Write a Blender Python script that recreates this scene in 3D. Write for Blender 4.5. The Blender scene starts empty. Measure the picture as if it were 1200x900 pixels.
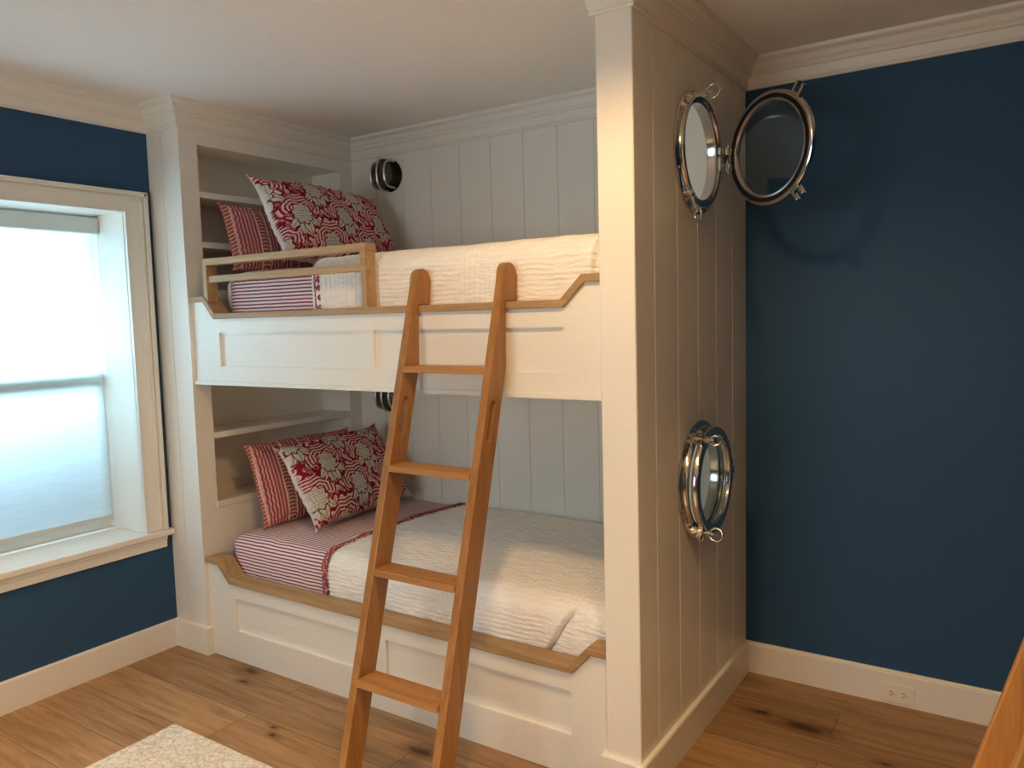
import bpy, bmesh, math, random
import numpy as np
from mathutils import Vector, Matrix, noise as mnoise

random.seed(4)
C = bpy.context.scene.collection
SC = bpy.context.scene
PI = math.pi
R = math.radians

# ---------------------------------------------------------------- dimensions
W = 0.231            # bookcase depth = column width
L = 2.231            # inner face of the partition
RR = 2.346           # outer face of the partition
D = 1.048            # back wall
YB = 1.032           # face of the panelling in the bunk recess
HC = 2.44            # ceiling
XR = 4.60            # right wall
YF = -3.70           # wall behind the camera

def s2l(c):
    return tuple(((v/255.0)/12.92 if v/255.0 <= 0.04045 else ((v/255.0+0.055)/1.055)**2.4) for v in c)

# ---------------------------------------------------------------- materials
def new_mat(name):
    m = bpy.data.materials.new(name); m.use_nodes = True
    nt = m.node_tree; nt.nodes.clear()
    out = nt.nodes.new('ShaderNodeOutputMaterial')
    b = nt.nodes.new('ShaderNodeBsdfPrincipled')
    nt.links.new(b.outputs[0], out.inputs[0])
    return m, nt, b, out

def N(nt, typ, **kw):
    n = nt.nodes.new(typ)
    for k, v in kw.items():
        if k.startswith('i_'):
            n.inputs[k[2:].replace('_', ' ')].default_value = v
        else:
            setattr(n, k, v)
    return n

def ramp(nt, stops, interp='LINEAR'):
    r = nt.nodes.new('ShaderNodeValToRGB'); r.color_ramp.interpolation = interp
    e = r.color_ramp.elements
    while len(e) < len(stops): e.new(0.5)
    for i, (p, c) in enumerate(stops):
        e[i].position = p; e[i].color = (*c, 1)
    return r

def mat_paint(name, rgb, rough=0.45, spec=0.35, bump=0.02, var=0.03, scale=60):
    m, nt, b, out = new_mat(name)
    tc = N(nt, 'ShaderNodeTexCoord'); nz = N(nt, 'ShaderNodeTexNoise', i_Scale=scale, i_Detail=3.0)
    nt.links.new(tc.outputs['Object'], nz.inputs['Vector'])
    c = s2l(rgb)
    rp = ramp(nt, [(0.3, tuple(v*(1-var) for v in c)), (0.7, tuple(min(1, v*(1+var)) for v in c))])
    nt.links.new(nz.outputs[0], rp.inputs[0]); nt.links.new(rp.outputs[0], b.inputs['Base Color'])
    bp = N(nt, 'ShaderNodeBump', i_Strength=bump, i_Distance=0.01)
    nt.links.new(nz.outputs[0], bp.inputs['Height']); nt.links.new(bp.outputs[0], b.inputs['Normal'])
    b.inputs['Roughness'].default_value = rough
    b.inputs['Specular IOR Level'].default_value = spec
    return m

def mat_wood(name, light, dark, axis='z', rough=0.42, contrast=0.8, spec=0.35):
    m, nt, b, out = new_mat(name)
    tc = N(nt, 'ShaderNodeTexCoord'); mp = N(nt, 'ShaderNodeMapping')
    sc = {'x': (1.2, 22, 22), 'y': (22, 1.2, 22), 'z': (22, 22, 1.2)}[axis]
    mp.inputs['Scale'].default_value = sc
    nt.links.new(tc.outputs['Object'], mp.inputs[0])
    n1 = N(nt, 'ShaderNodeTexNoise', i_Scale=1.6, i_Detail=6.0, i_Roughness=0.6, i_Distortion=0.6)
    n2 = N(nt, 'ShaderNodeTexNoise', i_Scale=9.0, i_Detail=4.0)
    nt.links.new(mp.outputs[0], n1.inputs['Vector']); nt.links.new(mp.outputs[0], n2.inputs['Vector'])
    mx = N(nt, 'ShaderNodeMath', operation='MULTIPLY_ADD'); mx.inputs[1].default_value = 0.35
    nt.links.new(n2.outputs[0], mx.inputs[0])
    sc2 = N(nt, 'ShaderNodeMath', operation='MULTIPLY'); sc2.inputs[1].default_value = contrast
    nt.links.new(n1.outputs[0], sc2.inputs[0]); nt.links.new(sc2.outputs[0], mx.inputs[2])
    rp = ramp(nt, [(0.32, s2l(dark)), (0.75, s2l(light))])
    nt.links.new(mx.outputs[0], rp.inputs[0]); nt.links.new(rp.outputs[0], b.inputs['Base Color'])
    bp = N(nt, 'ShaderNodeBump', i_Strength=0.08, i_Distance=0.004)
    nt.links.new(mx.outputs[0], bp.inputs['Height']); nt.links.new(bp.outputs[0], b.inputs['Normal'])
    b.inputs['Roughness'].default_value = rough
    b.inputs['Specular IOR Level'].default_value = spec
    return m

def mat_floor():
    m, nt, b, out = new_mat('oak_plank_floor')
    tc = N(nt, 'ShaderNodeTexCoord')
    br = N(nt, 'ShaderNodeTexBrick')
    br.offset = 0.37; br.squash = 1.0
    br.inputs['Scale'].default_value = 1.0
    br.inputs['Mortar Size'].default_value = 0.0012
    br.inputs['Mortar Smooth'].default_value = 0.3
    br.inputs['Brick Width'].default_value = 1.9
    br.inputs['Row Height'].default_value = 0.19
    br.inputs['Color1'].default_value = (0, 0, 0, 1); br.inputs['Color2'].default_value = (1, 1, 1, 1)
    br.inputs['Mortar'].default_value = (0.5, 0.5, 0.5, 1)
    mpb = N(nt, 'ShaderNodeMapping'); mpb.inputs['Location'].default_value = (0.35, 0.075, 0)
    nt.links.new(tc.outputs['Object'], mpb.inputs[0])
    nt.links.new(mpb.outputs[0], br.inputs['Vector'])
    # grain, shifted per plank
    mp = N(nt, 'ShaderNodeMapping'); mp.inputs['Scale'].default_value = (1.1, 14, 1)
    nt.links.new(tc.outputs['Object'], mp.inputs[0])
    addv = N(nt, 'ShaderNodeVectorMath', operation='ADD')
    mulv = N(nt, 'ShaderNodeVectorMath', operation='SCALE'); mulv.inputs['Scale'].default_value = 13.0
    nt.links.new(br.outputs['Color'], mulv.inputs[0])
    nt.links.new(mp.outputs[0], addv.inputs[0]); nt.links.new(mulv.outputs[0], addv.inputs[1])
    g = N(nt, 'ShaderNodeTexNoise', i_Scale=2.2, i_Detail=8.0, i_Roughness=0.62, i_Distortion=0.9)
    nt.links.new(addv.outputs[0], g.inputs['Vector'])
    rp = ramp(nt, [(0.26, s2l((132, 100, 68))), (0.5, s2l((166, 131, 94))), (0.76, s2l((188, 154, 115)))])
    nt.links.new(g.outputs[0], rp.inputs[0])
    tone = ramp(nt, [(0.0, (0.80, 0.78, 0.76)), (1.0, (1.08, 1.06, 1.03))])
    nt.links.new(br.outputs['Color'], tone.inputs[0])
    mul = N(nt, 'ShaderNodeMix', data_type='RGBA', blend_type='MULTIPLY'); mul.inputs[0].default_value = 1
    nt.links.new(rp.outputs[0], mul.inputs[6]); nt.links.new(tone.outputs[0], mul.inputs[7])
    # knots: a handful of dark ellipses along the grain
    nd = N(nt, 'ShaderNodeTexNoise', i_Scale=9.0, i_Detail=3.0)
    nt.links.new(tc.outputs['Object'], nd.inputs['Vector'])
    nds = N(nt, 'ShaderNodeVectorMath', operation='MULTIPLY_ADD')
    nds.inputs[1].default_value = (0.10, 0.03, 0)
    nt.links.new(nd.outputs[1], nds.inputs[0]); nt.links.new(tc.outputs['Object'], nds.inputs[2])
    prev = None
    for kx, ky, ks in ((2.66, 0.70, 1.5), (2.49, 0.73, 0.8), (2.93, 0.60, 0.5), (1.57, -0.125, 1.1), (0.54, -0.02, 1.2), (0.60, -0.10, 0.7), (1.00, -0.28, 0.5), (1.06, -0.32, 0.5), (1.30, -0.16, 0.6), (0.45, -1.3, 1.0), (2.7, 0.25, 0.9), (3.5, -0.6, 1.0)):
        mk = N(nt, 'ShaderNodeVectorMath', operation='SUBTRACT'); mk.inputs[1].default_value = (kx+0.05, ky+0.015, 0)
        nt.links.new(nds.outputs[0], mk.inputs[0])
        ms = N(nt, 'ShaderNodeVectorMath', operation='MULTIPLY'); ms.inputs[1].default_value = (0.42/ks, 1.0/ks, 0)
        nt.links.new(mk.outputs[0], ms.inputs[0])
        ln = N(nt, 'ShaderNodeVectorMath', operation='LENGTH'); nt.links.new(ms.outputs[0], ln.inputs[0])
        if prev is None: prev = ln.outputs['Value']
        else:
            mn = N(nt, 'ShaderNodeMath', operation='MINIMUM'); nt.links.new(prev, mn.inputs[0]); nt.links.new(ln.outputs['Value'], mn.inputs[1]); prev = mn.outputs[0]
    kr = ramp(nt, [(0.008, (0.2, 0.15, 0.11)), (0.018, (0.62, 0.55, 0.48)), (0.05, (1, 1, 1))])
    nt.links.new(prev, kr.inputs[0])
    mul2 = N(nt, 'ShaderNodeMix', data_type='RGBA', blend_type='MULTIPLY'); mul2.inputs[0].default_value = 1
    nt.links.new(mul.outputs[2], mul2.inputs[6]); nt.links.new(kr.outputs[0], mul2.inputs[7])
    seam = N(nt, 'ShaderNodeMix', data_type='RGBA'); seam.inputs[7].default_value = (*s2l((84, 58, 34)), 1)
    nt.links.new(br.outputs['Fac'], seam.inputs[0]); nt.links.new(mul2.outputs[2], seam.inputs[6])
    nt.links.new(seam.outputs[2], b.inputs['Base Color'])
    b.inputs['Roughness'].default_value = 0.48
    b.inputs['Specular IOR Level'].default_value = 0.3
    bp = N(nt, 'ShaderNodeBump', i_Strength=0.12, i_Distance=0.003)
    nt.links.new(g.outputs[0], bp.inputs['Height']); nt.links.new(bp.outputs[0], b.inputs['Normal'])
    return m

def mat_metal(name, rgb, rough=0.12):
    m, nt, b, out = new_mat(name)
    tc = N(nt, 'ShaderNodeTexCoord'); nz = N(nt, 'ShaderNodeTexNoise', i_Scale=30.0, i_Detail=2.0)
    nt.links.new(tc.outputs['Object'], nz.inputs['Vector'])
    mr = N(nt, 'ShaderNodeMapRange'); mr.inputs['To Min'].default_value = rough*0.8; mr.inputs['To Max'].default_value = rough*1.3
    nt.links.new(nz.outputs[0], mr.inputs['Value']); nt.links.new(mr.outputs[0], b.inputs['Roughness'])
    b.inputs['Base Color'].default_value = (*s2l(rgb), 1); b.inputs['Metallic'].default_value = 1
    return m

def mat_glass(name, tint=(0.93, 0.96, 0.95)):
    m = bpy.data.materials.new(name); m.use_nodes = True
    nt = m.node_tree; nt.nodes.clear()
    out = nt.nodes.new('ShaderNodeOutputMaterial')
    tr = N(nt, 'ShaderNodeBsdfTransparent'); tr.inputs[0].default_value = (*tint, 1)
    gl = N(nt, 'ShaderNodeBsdfGlossy', i_Roughness=0.03)
    lw = N(nt, 'ShaderNodeLayerWeight', i_Blend=0.5)
    pw = N(nt, 'ShaderNodeMath', operation='POWER'); pw.inputs[1].default_value = 5.0
    nt.links.new(lw.outputs['Facing'], pw.inputs[0])
    fr = N(nt, 'ShaderNodeMath', operation='MULTIPLY_ADD'); fr.inputs[1].default_value = 0.90; fr.inputs[2].default_value = 0.04
    nt.links.new(pw.outputs[0], fr.inputs[0])
    mx = N(nt, 'ShaderNodeMixShader')
    nt.links.new(fr.outputs[0], mx.inputs[0]); nt.links.new(tr.outputs[0], mx.inputs[1]); nt.links.new(gl.outputs[0], mx.inputs[2])
    nt.links.new(mx.outputs[0], out.inputs[0])
    return m

def mat_cloth(name, rgb, bump_scale=260, bump=0.25, rough=0.9, attr=None):
    m, nt, b, out = new_mat(name)
    tc = N(nt, 'ShaderNodeTexCoord')
    nz = N(nt, 'ShaderNodeTexNoise', i_Scale=bump_scale, i_Detail=2.0)
    nt.links.new(tc.outputs['Object'], nz.inputs['Vector'])
    bp = N(nt, 'ShaderNodeBump', i_Strength=bump, i_Distance=0.003)
    nt.links.new(nz.outputs[0], bp.inputs['Height']); nt.links.new(bp.outputs[0], b.inputs['Normal'])
    if attr:
        a = N(nt, 'ShaderNodeAttribute', attribute_name=attr)
        nt.links.new(a.outputs['Color'], b.inputs['Base Color'])
    else:
        b.inputs['Base Color'].default_value = (*s2l(rgb), 1)
    b.inputs['Roughness'].default_value = rough
    b.inputs['Specular IOR Level'].default_value = 0.15
    return m

def mat_stripes(name, period, red, white, duty=0.42):
    m, nt, b, out = new_mat(name)
    uv = N(nt, 'ShaderNodeUVMap', uv_map='UV'); sp = N(nt, 'ShaderNodeSeparateXYZ')
    nt.links.new(uv.outputs[0], sp.inputs[0])
    nz = N(nt, 'ShaderNodeTexNoise', i_Scale=25.0, i_Detail=2.0); nt.links.new(uv.outputs[0], nz.inputs['Vector'])
    ad = N(nt, 'ShaderNodeMath', operation='MULTIPLY_ADD'); ad.inputs[1].default_value = period*0.25
    nt.links.new(nz.outputs[0], ad.inputs[0]); nt.links.new(sp.outputs['Y'], ad.inputs[2])
    dv = N(nt, 'ShaderNodeMath', operation='DIVIDE'); dv.inputs[1].default_value = period
    nt.links.new(ad.outputs[0], dv.inputs[0])
    fr = N(nt, 'ShaderNodeMath', operation='FRACT'); nt.links.new(dv.outputs[0], fr.inputs[0])
    w, r_ = s2l(white), s2l(red)
    rp = ramp(nt, [(0.0, w), (0.5-duty/2-0.06, w), (0.5-duty/2, r_), (0.5+duty/2, r_), (0.5+duty/2+0.06, w)])
    nt.links.new(fr.outputs[0], rp.inputs[0]); nt.links.new(rp.outputs[0], b.inputs['Base Color'])
    b.inputs['Roughness'].default_value = 0.9; b.inputs['Specular IOR Level'].default_value = 0.1
    return m

def mat_quilt(name, rgb):
    m, nt, b, out = new_mat(name)
    uv = N(nt, 'ShaderNodeUVMap', uv_map='UV')
    mp = N(nt, 'ShaderNodeMapping'); mp.inputs['Scale'].default_value = (16, 70, 1)
    nt.links.new(uv.outputs[0], mp.inputs[0])
    nz = N(nt, 'ShaderNodeTexNoise', i_Scale=1.0, i_Detail=3.0, i_Distortion=0.5)
    nt.links.new(mp.outputs[0], nz.inputs['Vector'])
    bp = N(nt, 'ShaderNodeBump', i_Strength=0.9, i_Distance=0.008)
    nt.links.new(nz.outputs[0], bp.inputs['Height']); nt.links.new(bp.outputs[0], b.inputs['Normal'])
    c = s2l(rgb)
    rp = ramp(nt, [(0.35, tuple(v*0.93 for v in c)), (0.65, c)])
    nt.links.new(nz.outputs[0], rp.inputs[0]); nt.links.new(rp.outputs[0], b.inputs['Base Color'])
    b.inputs['Roughness'].default_value = 0.92; b.inputs['Specular IOR Level'].default_value = 0.1
    return m

def mat_ruffle():
    m, nt, b, out = new_mat('printed_ruffle')
    tc = N(nt, 'ShaderNodeTexCoord')
    vo = N(nt, 'ShaderNodeTexVoronoi', i_Scale=85.0); nt.links.new(tc.outputs['Object'], vo.inputs['Vector'])
    rp = ramp(nt, [(0.0, s2l((215, 175, 165))), (0.38, s2l((205, 150, 145))), (0.46, s2l((140, 55, 65))), (0.8, s2l((150, 70, 75)))])
    nt.links.new(vo.outputs['Distance'], rp.inputs[0]); nt.links.new(rp.outputs[0], b.inputs['Base Color'])
    b.inputs['Roughness'].default_value = 0.9
    return m

def mat_rug():
    m, nt, b, out = new_mat('woven_rug')
    tc = N(nt, 'ShaderNodeTexCoord')
    n1 = N(nt, 'ShaderNodeTexNoise', i_Scale=16.0, i_Detail=5.0, i_Distortion=2.5)
    nt.links.new(tc.outputs['Object'], n1.inputs['Vector'])
    rp = ramp(nt, [(0.30, s2l((208, 178, 168))), (0.40, s2l((222, 217, 206))), (0.5, s2l((234, 231, 224))), (0.56, s2l((196, 198, 184))), (0.63, s2l((228, 225, 216)))])
    nt.links.new(n1.outputs[0], rp.inputs[0])
    wv = N(nt, 'ShaderNodeTexVoronoi', i_Scale=22.0, feature='DISTANCE_TO_EDGE'); nt.links.new(tc.outputs['Object'], wv.inputs['Vector'])
    r2 = ramp(nt, [(0.0, (0.78, 0.77, 0.76)), (0.08, (1, 1, 1))])
    nt.links.new(wv.outputs['Distance'], r2.inputs[0])
    mul = N(nt, 'ShaderNodeMix', data_type='RGBA', blend_type='MULTIPLY'); mul.inputs[0].default_value = 1
    nt.links.new(rp.outputs[0], mul.inputs[6]); nt.links.new(r2.outputs[0], mul.inputs[7])
    nt.links.new(mul.outputs[2], b.inputs['Base Color'])
    b.inputs['Roughness'].default_value = 0.95; b.inputs['Specular IOR Level'].default_value = 0.1
    bp = N(nt, 'ShaderNodeBump', i_Strength=0.4, i_Distance=0.004)
    nt.links.new(n1.outputs[0], bp.inputs['Height']); nt.links.new(bp.outputs[0], b.inputs['Normal'])
    return m

def mat_shade():
    m = bpy.data.materials.new('translucent_shade_fabric'); m.use_nodes = True
    nt = m.node_tree; nt.nodes.clear()
    out = nt.nodes.new('ShaderNodeOutputMaterial')
    tc = N(nt, 'ShaderNodeTexCoord'); mp = N(nt, 'ShaderNodeMapping'); mp.inputs['Scale'].default_value = (1, 6, 160)
    nt.links.new(tc.outputs['Object'], mp.inputs[0])
    nz = N(nt, 'ShaderNodeTexNoise', i_Scale=2.0, i_Detail=2.0); nt.links.new(mp.outputs[0], nz.inputs['Vector'])
    rp = ramp(nt, [(0.3, (0.72, 0.80, 0.82)), (0.7, (0.80, 0.87, 0.88))]); nt.links.new(nz.outputs[0], rp.inputs[0])
    t = N(nt, 'ShaderNodeBsdfTranslucent'); d = N(nt, 'ShaderNodeBsdfDiffuse')
    nt.links.new(rp.outputs[0], t.inputs[0]); nt.links.new(rp.outputs[0], d.inputs[0])
    mx = N(nt, 'ShaderNodeMixShader'); mx.inputs[0].default_value = 0.35
    nt.links.new(t.outputs[0], mx.inputs[1]); nt.links.new(d.outputs[0], mx.inputs[2])
    nt.links.new(mx.outputs[0], out.inputs[0])
    return m

def mat_emit(name, rgb, strength):
    m, nt, b, out = new_mat(name)
    b.inputs['Base Color'].default_value = (0.8, 0.8, 0.8, 1)
    b.inputs['Emission Color'].default_value = (*s2l(rgb), 1); b.inputs['Emission Strength'].default_value = strength
    return m

M = {}
M['white'] = mat_paint('white_trim_paint', (234, 230, 222), 0.38, 0.4, 0.015, 0.015)
M['ceiling'] = mat_paint('ceiling_paint', (240, 236, 232), 0.85, 0.1, 0.03, 0.02, 90)
M['navy'] = mat_paint('navy_wall_paint', (45, 81, 116), 0.6, 0.25, 0.05, 0.05, 140)
M['floor'] = mat_floor()
M['cap'] = mat_wood('oak_cap_rail', (186, 152, 110), (138, 106, 72), 'x', 0.5)
M['guard'] = mat_wood('oak_guard_rail', (196, 164, 124), (154, 118, 78), 'x', 0.5)
M['rail'] = mat_wood('honey_oak_rail', (174, 124, 70), (132, 88, 44), 'z', 0.36, spec=0.45)
M['rung'] = mat_wood('honey_oak_rung', (184, 134, 80), (142, 96, 52), 'x', 0.4)
M['rungy'] = mat_wood('honey_oak_rung_crosswise', (198, 146, 90), (156, 106, 58), 'y', 0.4)
M['chrome'] = mat_metal('polished_nickel', (212, 210, 208), 0.15)
M['bronze'] = mat_metal('dark_bronze', (44, 38, 33), 0.45)
M['steel'] = mat_metal('sconce_cage_metal', (205, 200, 190), 0.3)
M['glass'] = mat_glass('clear_glass')
M['smoke'] = mat_paint('smoked_sconce_glass', (66, 60, 56), 0.2, 0.5, 0, 0.05)
M['gasket'] = mat_paint('black_rubber', (24, 23, 22), 0.6, 0.2, 0.01, 0.05)
M['mattress'] = mat_cloth('mattress_ticking', (222, 214, 200))
M['stripe'] = mat_stripes('red_pinstripe_cotton', 0.0146, (152, 72, 96), (238, 224, 220), 0.38)
M['quilt'] = mat_quilt('white_puckered_quilt', (250, 246, 240))
M['ruffle'] = mat_ruffle()
M['damask'] = mat_cloth('red_damask_print', (1, 1, 1), attr='Col')
M['rug'] = mat_rug()
M['shade'] = mat_shade()
M['valance'] = mat_paint('shade_cassette', (206, 208, 204), 0.6, 0.2, 0.01, 0.02)
M['plastic'] = mat_paint('almond_plastic', (236, 230, 220), 0.35, 0.4, 0.0, 0.01)
M['slot'] = mat_paint('dark_slot', (60, 48, 36), 0.6, 0.2, 0.0, 0.02)
M['lens'] = mat_emit('lamp_lens', (255, 214, 160), 6.0)

# ---------------------------------------------------------------- mesh helpers
class MB:
    def __init__(s): s.v = []; s.f = []; s.sm = []
    def add(s, vs, fs, smooth=False, M_=None):
        o = len(s.v)
        s.v += [tuple(M_ @ Vector(p)) if M_ is not None else tuple(p) for p in vs]
        for f in fs: s.f.append(tuple(i+o for i in f)); s.sm.append(smooth)
    def box(s, x0, x1, y0, y1, z0, z1, M_=None):
        v = [(x0,y0,z0),(x1,y0,z0),(x1,y1,z0),(x0,y1,z0),(x0,y0,z1),(x1,y0,z1),(x1,y1,z1),(x0,y1,z1)]
        s.add(v, [(0,3,2,1),(4,5,6,7),(0,1,5,4),(1,2,6,5),(2,3,7,6),(3,0,4,7)], False, M_)
    def prism(s, poly, axis, a, b, M_=None):
        """poly in the two other axes, extruded along axis from a to b"""
        n = len(poly)
        def P(p, t):
            return {'x': (t, p[0], p[1]), 'y': (p[0], t, p[1]), 'z': (p[0], p[1], t)}[axis]
        v = [P(p, a) for p in poly]+[P(p, b) for p in poly]
        f = [tuple(range(n)), tuple(range(2*n-1, n-1, -1))]
        for i in range(n):
            j = (i+1) % n; f.append((j, i, i+n, j+n))
        s.add(v, f, False, M_)
    def lathe(s, prof, n=48, M_=None, closed=False, smooth=True):
        """prof list of (r, h): revolved about local Z"""
        v = []; k = len(prof)
        for i in range(n):
            a = 2*PI*i/n
            for r, h in prof: v.append((r*math.cos(a), r*math.sin(a), h))
        f = []
        for i in range(n):
            i2 = (i+1) % n
            for j in range(k if closed else k-1):
                j2 = (j+1) % k
                f.append((i*k+j, i2*k+j, i2*k+j2, i*k+j2))
        s.add(v, f, smooth, M_)
    def cyl(s, p, q, r, n=16, r2=None, smooth=True):
        p = Vector(p); q = Vector(q); d = q-p; l = d.length
        Mx = Matrix.Translation(p) @ d.to_track_quat('Z', 'Y').to_matrix().to_4x4()
        r2 = r if r2 is None else r2
        s.lathe([(0.0, 0), (r, 0), (r, 0.0001), (r2, l-0.0001), (r2, l), (0.0, l)], n, Mx, smooth=smooth)
    def tube(s, pts, r, n=10, closed=False):
        pts = [Vector(p) for p in pts]; k = len(pts); v = []
        up = None
        for i in range(k):
            if closed: t = (pts[(i+1) % k]-pts[i-1])
            else: t = pts[min(i+1, k-1)]-pts[max(i-1, 0)]
            t.normalize()
            if up is None:
                up = Vector((0, 0, 1)) if abs(t.z) < 0.9 else Vector((1, 0, 0))
            a = t.cross(up)
            if a.length < 1e-5: a = t.cross(Vector((0.3, 0.9, 0.1)))
            a.normalize(); bb = a.cross(t).normalized(); up = bb
            for j in range(n):
                an = 2*PI*j/n; v.append(pts[i]+a*(r*math.cos(an))+bb*(r*math.sin(an)))
        f = []
        for i in range(k if closed else k-1):
            i2 = (i+1) % k
            for j in range(n):
                j2 = (j+1) % n; f.append((i*n+j, i*n+j2, i2*n+j2, i2*n+j))
        if not closed:
            f.append(tuple(range(n-1, -1, -1))); f.append(tuple((k-1)*n+j for j in range(n)))
        s.add(v, f, True)
    def sphere(s, c, r, n=20, m=12, sc=(1, 1, 1)):
        Mx = Matrix.Translation(c) @ Matrix.Diagonal((*sc, 1))
        s.lathe([(max(r*math.sin(PI*j/m), 1e-5), -r*math.cos(PI*j/m)) for j in range(m+1)], n, Mx)
    def build(s, name, mat, parent=None, bevel=0, segs=2, loc=None):
        me = bpy.data.meshes.new(name)
        base = Vector(loc) if loc is not None else None
        vs = s.v if base is None else [tuple(Vector(p)-base) for p in s.v]
        me.from_pydata(vs, [], s.f); me.update()
        bm = bmesh.new(); bm.from_mesh(me)
        bmesh.ops.remove_doubles(bm, verts=bm.verts, dist=2e-6)
        bmesh.ops.recalc_face_normals(bm, faces=bm.faces)
        bm.to_mesh(me); bm.free()
        me.materials.append(mat)
        o = bpy.data.objects.new(name, me); C.objects.link(o)
        if s.sm and any(s.sm):
            me.polygons.foreach_set('use_smooth', [True]*len(me.polygons))
            if not all(s.sm) or True:
                try: me.set_sharp_from_angle(angle=R(40))
                except Exception: pass
        if base is not None: o.location = base
        if parent is not None: attach(o, parent)
        if bevel:
            b = o.modifiers.new('Bevel', 'BEVEL'); b.width = bevel; b.segments = segs; b.limit_method = 'ANGLE'; b.angle_limit = R(35)
        return o

def attach(o, parent):
    """parent keeping the world place (parents are Empties/meshes without scale)"""
    o.parent = parent
    o.matrix_parent_inverse = world(parent).inverted()

def world(o):
    m = Matrix.LocRotScale(o.location, o.rotation_euler, o.scale)
    if o.parent is not None: m = world(o.parent) @ o.matrix_parent_inverse @ m
    return m

def tag(o, label=None, cat=None, group=None, kind=None):
    if label: o['label'] = label
    if cat: o['category'] = cat
    if group: o['group'] = group
    if kind: o['kind'] = kind
    return o

def thing(name, label, cat, loc=(0, 0, 0), rz=0, group=None):
    o = bpy.data.objects.new(name, None); C.objects.link(o)
    o.location = loc; o.rotation_euler = (0, 0, rz); o.empty_display_size = 0.1
    return tag(o, label, cat, group)

def struct(o, label=None, cat=None): return tag(o, label, cat, None, 'structure')

def copy_tree(o, parent=None):
    c = o.copy(); C.objects.link(c)
    if parent is not None:
        c.parent = parent; c.matrix_parent_inverse = o.matrix_parent_inverse.copy()
    for ch in list(o.children): copy_tree(ch, c)
    return c

def boolean_cut(o, cutters):
    for cmb in cutters:
        c = cmb.build('cutter', M['white'])
        b = o.modifiers.new('cut', 'BOOLEAN'); b.operation = 'DIFFERENCE'; b.object = c; b.solver = 'EXACT'
        bpy.context.view_layer.update()
        dg = bpy.context.evaluated_depsgraph_get()
        me = bpy.data.meshes.new_from_object(o.evaluated_get(dg))
        o.modifiers.remove(b); old = o.data; o.data = me
        me.name = old.name; bpy.data.meshes.remove(old)
        bpy.data.objects.remove(c)

def sweep_segments(prof, path):
    """profile (p out from wall, z) swept on the wall line; room on the right of the path. Returns a list of MB, one per segment."""
    n = len(path); offs = []
    dirs = [(Vector(path[i+1])-Vector(path[i])).normalized() for i in range(n-1)]
    nor = [Vector((d.y, -d.x)) for d in dirs]
    for i in range(n):
        if i == 0: m = nor[0]
        elif i == n-1: m = nor[-1]
        else:
            m = nor[i-1]+nor[i]; m = m/(1+nor[i-1].dot(nor[i]))
        offs.append(m)
    res = []
    for i in range(n-1):
        mb = MB(); k = len(prof)
        v = [(path[i][0]+offs[i].x*p, path[i][1]+offs[i].y*p, z) for p, z in prof]
        v += [(path[i+1][0]+offs[i+1].x*p, path[i+1][1]+offs[i+1].y*p, z) for p, z in prof]
        f = [(j, (j+1) % k, (j+1) % k+k, j+k) for j in range(k)]
        f += [tuple(range(k)), tuple(range(2*k-1, k-1, -1))]
        mb.add(v, f); res.append(mb)
    return res

def merge(mbs):
    m = MB()
    for b in mbs: m.add(b.v, b.f)
    return m

# ---------------------------------------------------------------- room shell
mb = MB(); mb.box(-0.32, XR+0.12, YF-0.12, D+0.12, -0.06, 0.0)
struct(mb.build('floor', M['floor']), 'wide-plank oak floor with knots', 'floor')
mb = MB(); mb.box(-0.32, XR+0.12, YF-0.12, D+0.12, HC, HC+0.08)
struct(mb.build('ceiling', M['ceiling']), 'flat white ceiling', 'ceiling')
WY0, WY1, WZ0, WZ1 = -1.05, -0.133, 0.56, 1.98     # window opening
mb = MB()
e_ = 0.016
mb.box(-0.32, 0, YF, WY0-e_, 0, HC); mb.box(-0.32, 0, WY1+e_, D+0.12, 0, HC)
mb.box(-0.32, 0, WY0-e_, WY1+e_, 0, WZ0-0.03); mb.box(-0.32, 0, WY0-e_, WY1+e_, WZ1+e_, HC)
struct(mb.build('wall_left', M['navy']), 'navy blue wall around the window', 'wall')
mb = MB(); mb.box(0, XR, D, D+0.12, 0, HC)
struct(mb.build('wall_back', M['navy']), 'navy blue wall to the right of the bunks', 'wall')
mb = MB(); mb.box(XR, XR+0.12, YF, D+0.12, 0, HC)
struct(mb.build('wall_right', M['navy']), 'navy blue wall on the right', 'wall')
BX0, BX1, BZ0, BZ1 = 0.85, 2.45, 0.75, 2.05     # opening for the added fill window behind the viewer
mb = MB(); mb.box(-0.32, BX0, YF-0.12, YF, 0, HC); mb.box(BX1, XR+0.12, YF-0.12, YF, 0, HC)
mb.box(BX0, BX1, YF-0.12, YF, 0, BZ0); mb.box(BX0, BX1, YF-0.12, YF, BZ1, HC)
struct(mb.build('wall_front', M['navy']), 'navy blue wall behind the viewer', 'wall')

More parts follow.
